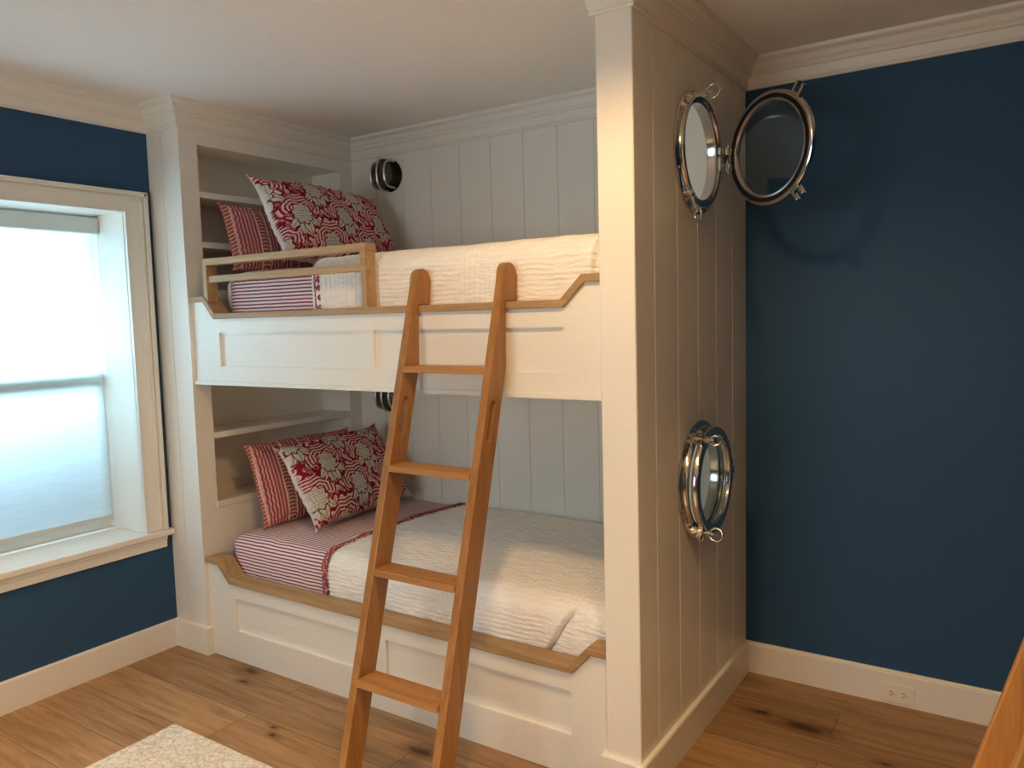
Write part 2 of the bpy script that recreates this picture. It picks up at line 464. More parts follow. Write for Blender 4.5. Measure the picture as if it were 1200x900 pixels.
crown = [(0, 2.333), (0.010, 2.333), (0.013, 2.338), (0.010, 2.344), (0.014, 2.347), (0.022, 2.378), (0.030, 2.381), (0.034, 2.388), (0.032, 2.394), (0.040, 2.400), (0.050, 2.418), (0.064, 2.424), (0.070, 2.428), (0.072, HC), (0, HC)]
cpath = [(0, YF), (0, 0), (W, 0), (W, YB), (RR-0.03, YB), (RR-0.03, 0.06), (L, 0.06), (L, 0), (RR, 0), (RR, D), (XR, D)]
cs = sweep_segments(crown, cpath)
struct(cs[0].build('trim_1', M['white']), 'white crown moulding above the window wall', 'crown moulding')
struct(cs[9].build('trim_2', M['white']), 'white crown moulding above the navy wall at right', 'crown moulding')
base = [(0, 0.1285), (0.008, 0.1285), (0.011, 0.124), (0.010, 0.120), (0.015, 0.116), (0.015, 0), (0, 0)]
ledge = [(0, 0.1265), (0.013, 0.1265), (0.016, 0.122), (0.016, 0), (0, 0)]
bs = sweep_segments(ledge, [(0, YF), (0, 0), (W, 0), (W, 0.0199)])
struct(bs[0].build('baseboard_left', M['white']), 'white baseboard below the window', 'baseboard')
bp_ = sweep_segments(ledge, [(L, 0.0199), (L, 0), (RR, 0), (RR, D), (XR, D)])
struct(sweep_segments(base, [(RR, 0), (RR, D), (XR, D)])[1].build('baseboard_back', M['white']), 'white baseboard below the navy wall at right', 'baseboard')

# ---------------------------------------------------------------- window
win = struct(thing('window_1', 'white-cased window on the navy wall at left', 'window', (0, (WY0+WY1)/2, WZ0)))
mb = MB()   # flat casing with a back band
for (y0, y1, z0, z1) in ((WY1, -0.046, WZ0, WZ1+0.074), (WY0-0.087, WY0, WZ0, WZ1+0.074)):
    mb.box(0, 0.018, y0, y1, z0, z1)
mb.box(0, 0.018, WY0, WY1, WZ1, WZ1+0.074)
mb.build('casing', M['white'], win, 0.002)
mb = MB()
mb.box(0, 0.030, -0.048, -0.031, WZ0, WZ1+0.089); mb.box(0, 0.030, WY0-0.102, WY0-0.085, WZ0, WZ1+0.089)
mb.box(0, 0.030, WY0-0.102, -0.031, WZ1+0.072, WZ1+0.089)
mb.box(0, 0.0235, -0.066, -0.055, WZ0, WZ1+0.063); mb.box(0, 0.0235, WY0-0.078, WY0-0.067, WZ0, WZ1+0.063); mb.box(0, 0.0235, WY0-0.078, -0.055, WZ1+0.052, WZ1+0.063)
mb.build('back_band', M['white'], win, 0.002)
mb = MB()   # jamb lining and inner bead
mb.box(-0.30, 0.004, WY1, WY1+0.014, WZ0, WZ1); mb.box(-0.30, 0.004, WY0-0.014, WY0, WZ0, WZ1)
mb.box(-0.30, 0.004, WY0-0.014, WY1+0.014, WZ1, WZ1+0.014)
mb.box(0.0, 0.022, WY1, WY1+0.008, WZ0, WZ1); mb.box(0.0, 0.022, WY0-0.008, WY0, WZ0, WZ1); mb.box(0.0, 0.022, WY0, WY1, WZ1, WZ1+0.008)
mb.build('jamb', M['white'], win, 0.001)
mb = MB(); mb.box(-0.30, 0.0, WY0-0.01, WY1+0.01, WZ0-0.028, WZ0-0.001); mb.box(0.0, 0.040, WY0-0.125, -0.006, WZ0-0.028, WZ0-0.001)
mb.build('stool', M['white'], win, 0.004, 3)
mb = MB(); mb.box(0, 0.016, WY0-0.10, -0.035, 0.476, WZ0-0.028); mb.box(0.016, 0.024, WY0-0.10, -0.035, 0.514, WZ0-0.028)
mb.build('apron', M['white'], win, 0.002)
mb = MB()
def sash(x0, x1, z0, z1, st=0.045, rt=0.05):
    mb.box(x0, x1, WY0, WY0+st, z0, z1); mb.box(x0, x1, WY1-st, WY1, z0, z1)
    mb.box(x0, x1, WY0+st, WY1-st, z0, z0+rt); mb.box(x0, x1, WY0+st, WY1-st, z1-rt, z1)
sash(-0.300, -0.268, WZ0, 1.29); sash(-0.318, -0.302, 1.245, WZ1)
mb.build('sash', M['white'], win, 0.001)
mb = MB(); mb.box(-0.288, -0.284, WY0+0.04, WY1-0.04, WZ0+0.045, 1.245); mb.box(-0.312, -0.308, WY0+0.04, WY1-0.04, 1.29, WZ1-0.045)
mb.build('pane', M['glass'], win)

w2 = struct(thing('fill_window', 'added unseen white-cased window behind the viewer, for fill light', 'window', ((BX0+BX1)/2, YF, BZ0)))  # unseen window, added to let fill light into the room
mb = MB()
mb.box(BX0-0.09, BX0, YF, YF+0.018, BZ0, BZ1+0.09); mb.box(BX1, BX1+0.09, YF, YF+0.018, BZ0, BZ1+0.09); mb.box(BX0, BX1, YF, YF+0.018, BZ1, BZ1+0.09)
mb.box(BX0-0.11, BX1+0.11, YF-0.02, YF+0.04, BZ0-0.028, BZ0)
mb.build('casing', M['white'], w2, 0.002)
mb = MB(); xm = (BX0+BX1)/2
for x_ in (BX0, xm-0.03, BX1-0.05): mb.box(x_, x_+(0.06 if x_ == xm-0.03 else 0.05), YF-0.09, YF-0.06, BZ0, BZ1)
mb.box(BX0, BX1, YF-0.09, YF-0.06, BZ0, BZ0+0.05); mb.box(BX0, BX1, YF-0.09, YF-0.06, BZ1-0.05, BZ1)
mb.build('sash', M['white'], w2)
mb = MB(); mb.box(BX0+0.04, BX1-0.04, YF-0.077, YF-0.073, BZ0+0.04, BZ1-0.04); mb.build('pane', M['glass'], w2)

sh = thing('roller_shade', 'white translucent roller shade drawn down inside the window', 'window shade', (-0.225, (WY0+WY1)/2, 0.59))
mb = MB()
ny, nz_ = 24, 60
ya, yb_ = WY0+0.012, WY1-0.012
mb.add([(-0.232+0.0015*math.sin(7*(z/nz_))+0.0008*math.sin(y*1.7), ya+(yb_-ya)*y/ny, 0.622+1.318*z/nz_) for z in range(nz_+1) for y in range(ny+1)],
       [(z*(ny+1)+y, z*(ny+1)+y+1, (z+1)*(ny+1)+y+1, (z+1)*(ny+1)+y) for z in range(nz_) for y in range(ny)], True)
mb.build('shade_fabric', M['shade'], sh)
mb = MB(); mb.box(-0.238, -0.226, ya, yb_, 0.597, 0.624); mb.build('hem_bar', M['valance'], sh, 0.003)
mb = MB(); mb.box(-0.262, -0.190, WY0+0.003, WY1-0.003, 1.902, 1.972); mb.build('cassette', M['valance'], sh, 0.003)

# ---------------------------------------------------------------- bunk bed (built-in)
bunk = thing('bunk_bed', 'white built-in bunk bed with panelled sides and oak cap rails', 'bunk bed', (1.2, 0.5, 0))
mb = MB()
# column front with a board seam
mb.box(0.001, 0.103, 0, 0.02, 0, HC-0.001); mb.box(0.107, W, 0, 0.02, 0, HC-0.001); mb.box(0.100, 0.110, 0.004, 0.02, 0, HC-0.001)
O1 = (0.090, 0.945, 1.640, 2.272); O2 = (0.090, 0.945, 0.672, 1.21)
xa, xb = W-0.020, W
mb.box(xa, xb, 0.02, O1[0], 0, HC-0.001); mb.box(xa, xb, O1[1], YB, 0, HC-0.001)
mb.box(xa, xb, O1[0], O1[1], O1[3], HC-0.001); mb.box(xa, xb, O1[0], O1[1], O2[3], O1[2]); mb.box(xa, xb, O1[0], O1[1], 0, O2[2])
for o in (O1, O2):   # carcass behind each opening
    mb.box(0.004, 0.018, o[0]-0.014, o[1]+0.014, o[2]-0.014, o[3]+0.014)
    mb.box(0.018, xa, o[0]-0.014, o[0], o[2]-0.014, o[3]+0.014); mb.box(0.018, xa, o[1], o[1]+0.014, o[2]-0.014, o[3]+0.014)
    mb.box(0.018, xa, o[0], o[1], o[2]-0.014, o[2]); mb.box(0.018, xa, o[0], o[1], o[3], o[3]+0.014)
bookcase = mb.build('bookcase', M['white'], bunk)
for z0 in (2.044, 1.824, 0.971):
    mb = MB(); mb.box(0.018, W-0.001, 0.0905, 0.9445, z0, z0+0.027); mb.build('shelf', M['white'], bookcase, 0.002)
mb = MB(); mb.box(W-0.02, W+0.006, 0.086, 0.949, 0.655, 0.684); mb.build('ledge', M['white'], bookcase, 0.002)
merge(bs[1:3]).build('base_moulding', M['white'], bookcase)

# board-and-groove back panelling
def grooved(us, lo, hi, gw=0.0045, gd=0.0045):
    """polyline (u, depth) across a panelled face, grooves at us"""
    pts = [(lo, 0)]
    for u in us:
        pts += [(u-gw/2, 0), (u-gw/6, gd), (u+gw/6, gd), (u+gw/2, 0)]
    pts.append((hi, 0)); return pts
mb = MB()
gx = [0.774+0.183*k for k in range(-2, 6)]
g = grooved(gx, W-0.02, RR-0.0305)
poly = [(u, YB+d) for u, d in g]+[(RR-0.0305, D-0.001), (W-0.02, D-0.001)]
mb.prism(poly, 'z', 0.0, HC-0.001)
mb.build('back_panelling', M['white'], bunk)

# partition with two round holes
mb = MB()
gy = [0.139+0.185*k for k in range(5)]
g = grooved(gy, 0, YB, 0.007, 0.006)
PI_ = RR-0.030     # inner face of the thin panel behind the corner post
poly = [(L+0.003, 0), (RR-0.003, 0), *[(RR-d, max(u, 0.003)) for u, d in g], (RR, D-0.001), (PI_, D-0.001), (PI_, 0.06), (L, 0.06), (L, 0.003)]
mb.prism(poly, 'z', 0.0, HC-0.001)
part = mb.build('partition', M['white'], bunk)
PORTS = [(0.500, 2.014), (0.512, 0.905)]
PK = 0.955      # overall porthole scale
cut = []
for (py, pz) in PORTS:
    c = MB(); c.lathe([(0, -0.06), (0.168*PK, -0.06), (0.168*PK, 0.06), (0, 0.06)], 64, Matrix.Translation((2.33, py, pz)) @ Matrix.Rotation(PI/2, 4, 'Y'))
    cut.append(c)
    c = MB(); c.lathe([(0, -0.06), (0.250, -0.06), (0.250, 0.0), (0, 0.0)], 64, Matrix.Translation((RR-0.013, py, pz)) @ Matrix.Rotation(PI/2, 4, 'Y'))
    cut.append(c)
boolean_cut(part, cut)
merge(bp_[0:3]).build('base_moulding', M['white'], part)
merge(cs[1:9]).build('crown_moulding', M['white'], bunk)

# front boards with recessed panels, stepped up at both ends
def polyoff(top, d):
    """offset an x-z polyline downward by d with mitres"""
    n = len(top); res = []
    ds = [(Vector(top[i+1])-Vector(top[i])).normalized() for i in range(n-1)]
    ns = [Vector((q.y, -q.x)) for q in ds]
    for i in range(n):
        if i == 0: m = ns[0]
        elif i == n-1: m = ns[-1]
        else: m = (ns[i-1]+ns[i])/(1+ns[i-1].dot(ns[i]))
        res.append((top[i][0]+m.x*d, top[i][1]+m.y*d))
    return res
def front_board(name, x0, x1, zb, zsh, zv, bends, pz, panels, parent, lip=False, Mx=None, capmat='cap'):
    xs = [x0, bends[0], bends[1], bends[2], bends[3], x1]
    top = [(xs[0], zsh), (xs[1], zsh), (xs[2], zv), (xs[3], zv), (xs[4], zsh), (xs[5], zsh)]
    low = polyoff(top, 0.0245)
    mb = MB()
    full = [(x0, zb)]+[(p[0], p[1]) for p in low]+[(x1, zb)]
    mb.prism(full, 'y', 0.033, 0.046, Mx)
    z1, z2 = pz
    mb.prism([(x0, z2)]+list(low)+[(x1, z2)], 'y', 0.02, 0.033, Mx)   # top rail
    mb.prism([(x0, zb), (x1, zb), (x1, z1), (x0, z1)], 'y', 0.02, 0.033, Mx)
    e = [x0]+[v for p in panels for v in p]+[x1]
    for i in range(0, len(e), 2):
        mb.box(e[i], e[i+1], 0.02, 0.033, z1, z2, Mx)
    if lip: mb.box(x0, x1, 0.012, 0.05, zb, zb+0.016, Mx)
    fb = mb.build(name, M['white'], parent)
    mb = MB()
    mb.prism(list(top)+list(reversed(low)), 'y', 0.006, 0.088, Mx)
    cap = mb.build('cap_rail', M[capmat], fb, 0.003, 2)
    tag(cap, 'oak cap rail')
    return fb
x0, x1 = W+0.0005, L-0.0005
up = front_board('upper_front', x0, x1, 1.225, 1.606, 1.532, (0.330, 0.400, 2.090, 2.166), (1.306, 1.448), ((0.408, 1.215), (1.302, 2.094)), bunk, lip=True)
lo = front_board('lower_front', x0, x1, 0.0, 0.447, 0.372, (0.326, 0.400, 2.094, 2.162), (0.137, 0.284), ((0.414, 1.215), (1.298, 2.094)), bunk)
mb = MB(); mb.box(x0, x1, 0.0465, YB-0.0005, 1.243, 1.285); mb.build('upper_platform', M['white'], bunk)
mb = MB(); mb.box(x0, x1, 0.0465, YB-0.0005, 0.20, 0.250); mb.build('lower_platform', M['white'], bunk)

# guard rail on the upper cap rail
mb = MB(); mb.box(0.3285, 1.284, 0.012, 0.066, 1.737, 1.765)
gr = mb.build('guard_rail', M['guard'], bunk, 0.002); tag(gr, 'pale oak guard rail at the pillow end')
mb = MB(); mb.box(0.3285, 0.3555, 0.012, 0.066, 1.580, 1.737); mb.build('post', M['guard'], gr, 0.002)
mb = MB(); mb.box(1.257, 1.284, 0.012, 0.066, 1.531, 1.737); mb.build('post', M['guard'], gr, 0.002)
mb = MB(); mb.box(0.3555, 1.257, 0.020, 0.044, 1.664, 1.692); mb.build('bar', M['guard'], gr, 0.002)

# ---------------------------------------------------------------- portholes
def ring_profile(r0, r1, h0, h1, k=6):
    """closed rounded-rectangle profile between radii r0..r1 and heights h0..h1"""
    c = min(r1-r0, h1-h0)*0.45; pts = []
    for cx_, cz_, a0 in ((r1-c, h1-c, 0), (r0+c, h1-c, 90), (r0+c, h0+c, 180), (r1-c, h0+c, 270)):
        for i in range(k+1):
            a = R(a0+90*i/k); pts.append((cx_+c*math.cos(a), cz_+c*math.sin(a)))
    return pts
TOX = Matrix.Rotation(PI/2, 4, 'Y')       # local Z -> world +X
def porthole(py, pz, open_deg, label):
    p = thing('porthole', label, 'porthole', (RR, py, pz))
    Wm = Matrix.Translation((RR, py, pz))
    def P(x, r, a):  # point: out x from wall, polar r, angle a from +Y toward +Z
        return Vector((RR+x, py+r*math.cos(a), pz+r*math.sin(a)))
    mb = MB()
    prof = [(0.164, -0.014), (0.1675, -0.014), (0.1675, -0.002), (0.1680, 0.0003), (0.213, 0.0005), (0.214, 0.006), (0.210, 0.010), (0.200, 0.012), (0.194, 0.015), (0.192, 0.024), (0.188, 0.028), (0.181, 0.029), (0.176, 0.027), (0.174, 0.020), (0.171, 0.018), (0.168, 0.020), (0.165, 0.018), (0.164, 0.010)]
    mb.lathe([(r, h) for r, h in prof], 72, Wm @ TOX, closed=True)
    for i in range(8):   # rivet heads
        q = P(0.011, 0.2035, R(22.5+45*i)); mb.sphere(q, 0.0055, 12, 8, (0.6, 1, 1))
    fl = mb.build('flange', M['chrome'], p)
    mb = MB(); mb.lathe(ring_profile(0.1690, 0.202, -0.022, -0.0135), 64, Wm @ TOX, closed=True); mb.build('inner_flange', M['chrome'], p)
    # hinge on the far side
    hz = 0.047; hr = 0.206
    mb = MB()
    mb.cyl((RR+hz, py+hr, pz-0.042), (RR+hz, py+hr, pz-0.016), 0.011); mb.cyl((RR+hz, py+hr, pz+0.016), (RR+hz, py+hr, pz+0.042), 0.011)
    mb.cyl((RR+hz, py+hr, pz-0.047), (RR+hz, py+hr, pz+0.047), 0.006)
    mb.sphere((RR+hz, py+hr, pz+0.047), 0.008, 12, 8); mb.sphere((RR+hz, py+hr, pz-0.047), 0.008, 12, 8)
    for s_ in (-1, 1):
        mb.prism([(RR+0.008, py+hr-0.036), (RR+0.030, py+hr-0.036), (RR+hz+0.009, py+hr-0.003), (RR+hz-0.009, py+hr+0.008), (RR+0.008, py+hr-0.006)], 'z', pz+s_*0.029-0.012, pz+s_*0.029+0.012)
    mb.build('hinge', M['chrome'], p, 0.0015)
    # swing bolts
    for a_, state in ((R(127), 0), (R(233), open_deg > 0)):
        mb = MB()
        piv = P(0.026, 0.206, a_); rad = (P(0, 1, a_)-P(0, 0, a_)).normalized(); tan = Vector((0, -rad.z, rad.y))
        for s_ in (-1, 1):   # two ears
            q = piv+tan*(0.013*s_)
            mb.cyl(q-tan*0.004, q+tan*0.004, 0.014); mb.cyl(P(0.004, 0.206, a_)+tan*(0.013*s_), q, 0.009, 12)
        mb.cyl(piv-tan*0.022, piv+tan*0.022, 0.006, 12)
        d = (Vector((1, 0, 0)) if not state else (Vector((0.42, 0, -0.9))-Vector((0, 0.25, 0))).normalized())
        tip = piv+d*0.056
        mb.cyl(piv, tip, 0.0075, 14); mb.sphere(piv, 0.011, 14, 10)
        mb.cyl(tip-d*0.012, tip+d*0.002, 0.013, 14)
        cc = tip+d*0.022
        side = d.cross(Vector((0, 0.6, 0.8))).normalized()
        if abs(d.x) > 0.9: side = Vector((0, 0.15, 1)).normalized() if (open_deg > 0 or a_ > PI) else Vector((0, 1, 0.75)).normalized()
        pts = [cc+d*(0.0225*math.cos(t))+side*(0.0225*math.sin(t)) for t in [2*PI*i/24 for i in range(24)]]
        mb.tube(pts, 0.0048, 10, True)
        mb.cyl(tip, tip+d*0.016, 0.006, 12)
        mb.build('swing_bolt', M['chrome'], p)
    # door, modelled closed then turned about the hinge pin
    hp = Vector((RR+hz, py+hr, pz))
    Rm = Matrix.Translation(hp) @ Matrix.Rotation(R(open_deg), 4, 'Z') @ Matrix.Translation(-hp)
    dm = Rm @ Wm @ TOX
    mb = MB()
    mb.lathe([(0.157, 0.042), (0.160, 0.038), (0.166, 0.0385), (0.167, 0.044), (0.180, 0.044), (0.181, 0.0385), (0.188, 0.039), (0.193, 0.043), (0.194, 0.056), (0.190, 0.062), (0.180, 0.065), (0.168, 0.065), (0.160, 0.062), (0.157, 0.056)], 72, dm, closed=True)
    dr = mb.build('door', M['chrome'], p)
    mb = MB(); mb.lathe(ring_profile(0.1675, 0.1795, 0.0395, 0.0455, 3), 64, dm, closed=True); mb.build('gasket', M['gasket'], dr)
    mb = MB(); mb.lathe([(0.0, 0.047), (0.1575, 0.047), (0.1575, 0.053), (0.0, 0.053)], 64, dm); mb.build('glass_pane', M['glass'], dr)
    for a_ in (R(127), R(233)):   # forked lugs that the bolts drop into
        mb = MB(); lm = Rm @ Matrix.Translation((RR, py, pz)) @ Matrix.Rotation(a_, 4, 'X')
        mb.box(0.040, 0.060, 0.186, 0.200, -0.019, 0.019, lm)
        mb.box(0.040, 0.060, 0.196, 0.232, -0.020, -0.009, lm); mb.box(0.040, 0.060, 0.196, 0.232, 0.009, 0.020, lm)
        mb.build('lug', M['chrome'], dr, 0.003)
    mb = MB(); mb.box(hz-0.009, 0.058, 0.187, 0.222, -0.014, 0.014, Rm @ Matrix.Translation((RR, py, pz)))
    q0 = Rm @ Vector((RR+hz, py+hr, pz-0.015)); q1 = Rm @ Vector((RR+hz, py+hr, pz+0.015)); mb.cyl(q0, q1, 0.0115)
    mb.build('knuckle', M['chrome'], dr, 0.0015)
    S_ = Wm @ Matrix.Scale(PK, 4) @ Wm.inverted()
    for ch in p.children_recursive: ch.data.transform(S_)
    return p
porthole(*PORTS[0], 60, 'upper nickel porthole with its round glass door swung open')
porthole(*PORTS[1], 0, 'lower nickel porthole with its glass door closed')

# ---------------------------------------------------------------- reading sconces
def sconce(loc, label):
    s = thing('wall_sconce', label, 'wall light', loc)
    B = Matrix.Translation(loc) @ Matrix.Rotation(PI/2, 4, 'X')   # local Z -> -Y, out of the wall
    mb = MB(); mb.lathe([(0, 0.0), (0.082, 0.0), (0.082, 0.008), (0.078, 0.013), (0.072, 0.017), (0.068, 0.019), (0, 0.020)], 40, B); mb.build('base_plate', M['bronze'], s)
    mb = MB(); mb.lathe([(0.064, 0.020), (0.068, 0.04), (0.068, 0.066), (0.062, 0.080), (0.045, 0.089), (0.020, 0.092), (0.0005, 0.093)], 36, B); mb.build('glass_globe', M['smoke'], s)
    for x in (-0.045, 0.0, 0.045):
        mb = MB(); h = 0.080 if x == 0 else 0.066; t = 0.101 if x == 0 else 0.096
        pts = [B @ Vector((x, h*math.cos(a), 0.018+(t-0.018)*math.sin(a)**0.4)) for a in [PI*i/24 for i in range(25)]]
        mb.tube(pts, 0.0060, 8); mb.build('cage_bar', M['steel'], s)
    mb = MB(); mb.tube([B @ Vector((0.073*math.cos(a), 0.073*math.sin(a), 0.05)) for a in [2*PI*i/40 for i in range(40)]], 0.004, 8, True); mb.build('cage_ring', M['bronze'], s)
    mb = MB(); mb.cyl(B @ Vector((-0.078, 0.0, 0.012)), B @ Vector((-0.098, 0.0, 0.012)), 0.008, 12); mb.sphere(B @ Vector((-0.100, 0, 0.012)), 0.009, 12, 8); mb.build('knob', M['bronze'], s)
    return s
sconce((0.505, YB, 2.228), 'dark caged wall light above the top bunk pillows')
sconce((0.475, YB, 1.085), 'dark caged wall light above the bottom bunk pillows')

# ---------------------------------------------------------------- ladders
def slant(z): return -0.471+0.2895*z        # front line of the ladder in y
def make_ladder(label):
    t = thing('ladder', label, 'ladder', (1.70, -0.40, 0.0))
    zt = 1.657
    prof = [(slant(0.0)+0.012, 0.0), (slant(1.60), 1.60)]
    c = Vector((slant(1.62)+0.036, 1.620))
    for a in range(165, 19, -15):
        prof.append((c.x+0.038*math.cos(R(a)), c.y+0.038*math.sin(R(a))))
    prof += [(0.076, 1.615), (0.066, 1.5335), (0.0045, 1.5335), (-0.002, 1.330), (-0.376, 0.0)]
    for xx in (1.505, 1.866):
        mb = MB(); mb.prism(prof, 'x', xx, xx+0.030)
        rl = mb.build('rail', M['rail'], t)
        cb = MB(); w = 0.0120; za, zb = 1.107, 1.210
        ctr = lambda z: slant(z)+0.040
        sl = []
        for a in range(0, 181, 20): sl.append((ctr(zb)+w*math.cos(R(a)), zb+w*math.sin(R(a))))
        for a in range(180, 361, 20): sl.append((ctr(za)+w*math.cos(R(a)), za+w*math.sin(R(a))))
        cb.prism(sl, 'x', xx-0.02, xx+0.05); boolean_cut(rl, [cb])
        b = rl.modifiers.new('Bevel', 'BEVEL'); b.width = 0.003; b.segments = 2; b.limit_method = 'ANGLE'; b.angle_limit = R(40)
    for z in (1.327, 1.005, 0.680, 0.347):
        mb = MB(); y = slant(z)
        mb.prism([(y+0.002, z), (y+0.086, z), (y+0.080, z-0.021), (y-0.004, z-0.021)], 'x', 1.535, 1.866)
        mb.build('rung', M['rung'], t, 0.002)
    return t
lad = make_ladder('honey oak ladder hooked on the cap rail of the white bunk bed')

# second ladder and the near bunk it leans on (mostly outside the frame at right)
lad2 = copy_tree(lad)
lad2['label'] = 'honey oak ladder cut off at the lower right corner of the photo'
lad2.rotation_euler = (0, 0, -PI/2)
lad2.location = (3.03+0.071-0.010, -0.765, 0.0)
XB = 3.03+0.071+0.40      # bunk front plane for the second ladder
nb = thing('bunk_bed', 'second white bunk bed behind the ladder at lower right', 'bunk bed', (XB+0.5, -0.6, 0))
Q = Matrix.Translation((XB, 0.30, 0)) @ Matrix.Rotation(-PI/2, 4, 'Z')
f1 = front_board('upper_front', 0.0, 1.95, 1.225, 1.606, 1.532, (0.1, 0.17, 1.78, 1.85), (1.306, 1.448), ((0.18, 0.93), (1.02, 1.77)), nb, True, Q, 'cap')
f2 = front_board('lower_front', 0.0, 1.95, 0.0, 0.447, 0.372, (0.1, 0.17, 1.78, 1.85), (0.137, 0.284), ((0.18, 0.93), (1.02, 1.77)), nb, False, Q, 'cap')
mb = MB(); mb.box(XB+0.0, XR-0.001, 0.305, 0.36, 0, HC-0.001); mb.build('end_panel', M['white'], nb)
mb = MB(); mb.box(XB+0.0, XR-0.001, -1.72, -1.655, 0, HC-0.001); mb.build('end_panel', M['white'], nb)
mb = MB(); mb.box(XB+0.0465, XR-0.001, -1.65, 0.30, 1.243, 1.285); mb.build('platform', M['white'], nb)
mb = MB(); mb.box(XB+0.0465, XR-0.001, -1.65, 0.30, 0.20, 0.25); mb.build('platform', M['white'], nb)

# ---------------------------------------------------------------- bedding
def nz(x, y, z=0.0): return mnoise.noise(Vector((x, y, z)))
def grid_mesh(name, P, UV, mat, parent=None, thick=0.0, col=None):
    """P: (n, m, 3) array, UV: (n, m, 2)"""
    n, m, _ = P.shape
    idx = np.arange(n*m).reshape(n, m)
    q = np.stack([idx[:-1, :-1], idx[1:, :-1], idx[1:, 1:], idx[:-1, 1:]], -1).reshape(-1, 4)
    me = bpy.data.meshes.new(name)
    me.from_pydata(P.reshape(-1, 3).tolist(), [], q.tolist()); me.update()
    uvl = me.uv_layers.new(name='UV')
    li = np.zeros(len(me.loops), dtype=np.int32); me.loops.foreach_get('vertex_index', li)
    uvl.data.foreach_set('uv', UV.reshape(-1, 2)[li].astype(np.float32).ravel())
    if col is not None:
        at = me.color_attributes.new('Col', 'FLOAT_COLOR', 'POINT')
        c4 = np.ones((n*m, 4), dtype=np.float32); c4[:, :3] = col.reshape(-1, 3)
        at.data.foreach_set('color', c4.ravel())
    me.polygons.foreach_set('use_smooth', [True]*len(me.polygons))
    me.materials.append(mat)
    o = bpy.data.objects.new(name, me); C.objects.link(o)
    if parent is not None: attach(o, parent)
    if thick:
        s = o.modifiers.new('Solidify', 'SOLIDIFY'); s.thickness = thick; s.offset = -1
    return o

def bed_profile(s, yf, zb, zt, r, yb):
    """arc-length s along front face, rounded edge and top -> (y, z, ny, nz)"""
    h = zt-r-zb; q = PI*r/2
    if s < h: return yf, zb+s, -1.0, 0.0
    if s < h+q:
        a = (s-h)/r
        return yf+r-r*math.cos(a), zt-r+r*math.sin(a), -math.cos(a), math.sin(a)
    return yf+r+(s-h-q), zt, 0.0, 1.0

def bed_cover(name, x0, x1, yf, zb, zt, r, yb, xa, xb, mat, off=0.0, dx=0.007, ds=0.0075, pucker=None, thick=0.004, parent=None, xedge=None, crown_=0.02):
    """cover from x0 to x1 on a mattress spanning xa..xb; ends rounded where the cover reaches the mattress end"""
    h = zt-r-zb; Ltot = h+PI*r/2+(yb-yf-r)
    nx = max(8, int((x1-x0)/dx)); ns = int(Ltot/ds)
    P = np.zeros((nx+1, ns+1, 3)); UV = np.zeros((nx+1, ns+1, 2))
    rc = 0.10
    for j in range(ns+1):
        s = Ltot*j/ns
        y, z, nyv, nzv = bed_profile(s, yf, zb, zt, r, yb)
        ft = max(0.0, (y-yf)/(yb-yf))
        for i in range(nx+1):
            t = i/nx
            xl = x0 if xedge is None else x0+xedge(s, 0)
            xr_ = x1 if xedge is None else x1+xedge(s, 1)
            x = xl+(xr_-xl)*t
            d = 0.0
            for e in (x-xa, xb-x):
                if e < rc:
                    e = max(e, 0.0); d = max(d, rc-math.sqrt(max(rc*rc-(rc-e)**2, 0)))
            o = off
            if pucker: o += pucker(x, s, y, z, h)
            front = 1.0 if s < h+PI*r/4 else 0.0
            yy = y+nyv*o+(d*0.9*(1-min(1, max(0, (s-h)/(PI*r/2)))))
            zz = z+nzv*o-d*0.7*min(1, max(0, (s-h*0.5)/(h*0.5+PI*r/2)))
            zz += crown_*math.sin(PI*min(1, max(0, ft)))*min(1, max(0, (s-h)/(PI*r/2)))
            if s < h: zz += 0
            P[i, j] = (x, yy, zz); UV[i, j] = (x, s)
    o_ = grid_mesh(name, P, UV, mat, parent, thick)
    return o_, P

def sheet_pucker(x, s, y, z, h):
    return 0.004*nz(x*7, s*5, 1)+0.0035*nz(x*18+s*9, s*4, 3)
def quilt_pucker(seed, pleat_to, crease):
    def f(x, s, y, z, h):
        front = min(1, max(0, (h+0.10-s)/0.06))
        a = 0.5+0.9*abs(nz(x*5, s*6, seed))
        w = math.sin(2*PI*s/0.0165+1.7*nz(x*9, s*4, seed+2)+1.5*nz(x*30, s*12, seed+4))
        v = math.sin(2*PI*x/0.022+2.6*nz(x*4, s*7, seed+6))
        m = min(1, max(0, (pleat_to-x)/0.05)) if pleat_to else 0
        # columns where the pucker runs the other way
        m2 = min(1, max(0, nz(x*3.1, s*1.2, seed+8)*3.0))*0.6
        k = max(m, m2)
        o = 0.0042*a*(w*(1-k)+v*k)*(0.55+0.45*front)
        o += 0.005*nz(x*2.6, s*2.4, seed+10)+0.0035*nz(x*13, s*17, seed+12)
        if crease:
            xc, s_max = crease
            if s < s_max:
                dx_ = x-xc(s)
                fade = min(1, (s_max-s)/0.05)
                o -= fade*(0.034*math.exp(-(dx_/0.0055)**2) + (0.016*math.exp(-dx_/0.05) if dx_ > 0 else 0.0))
        return o
    return f

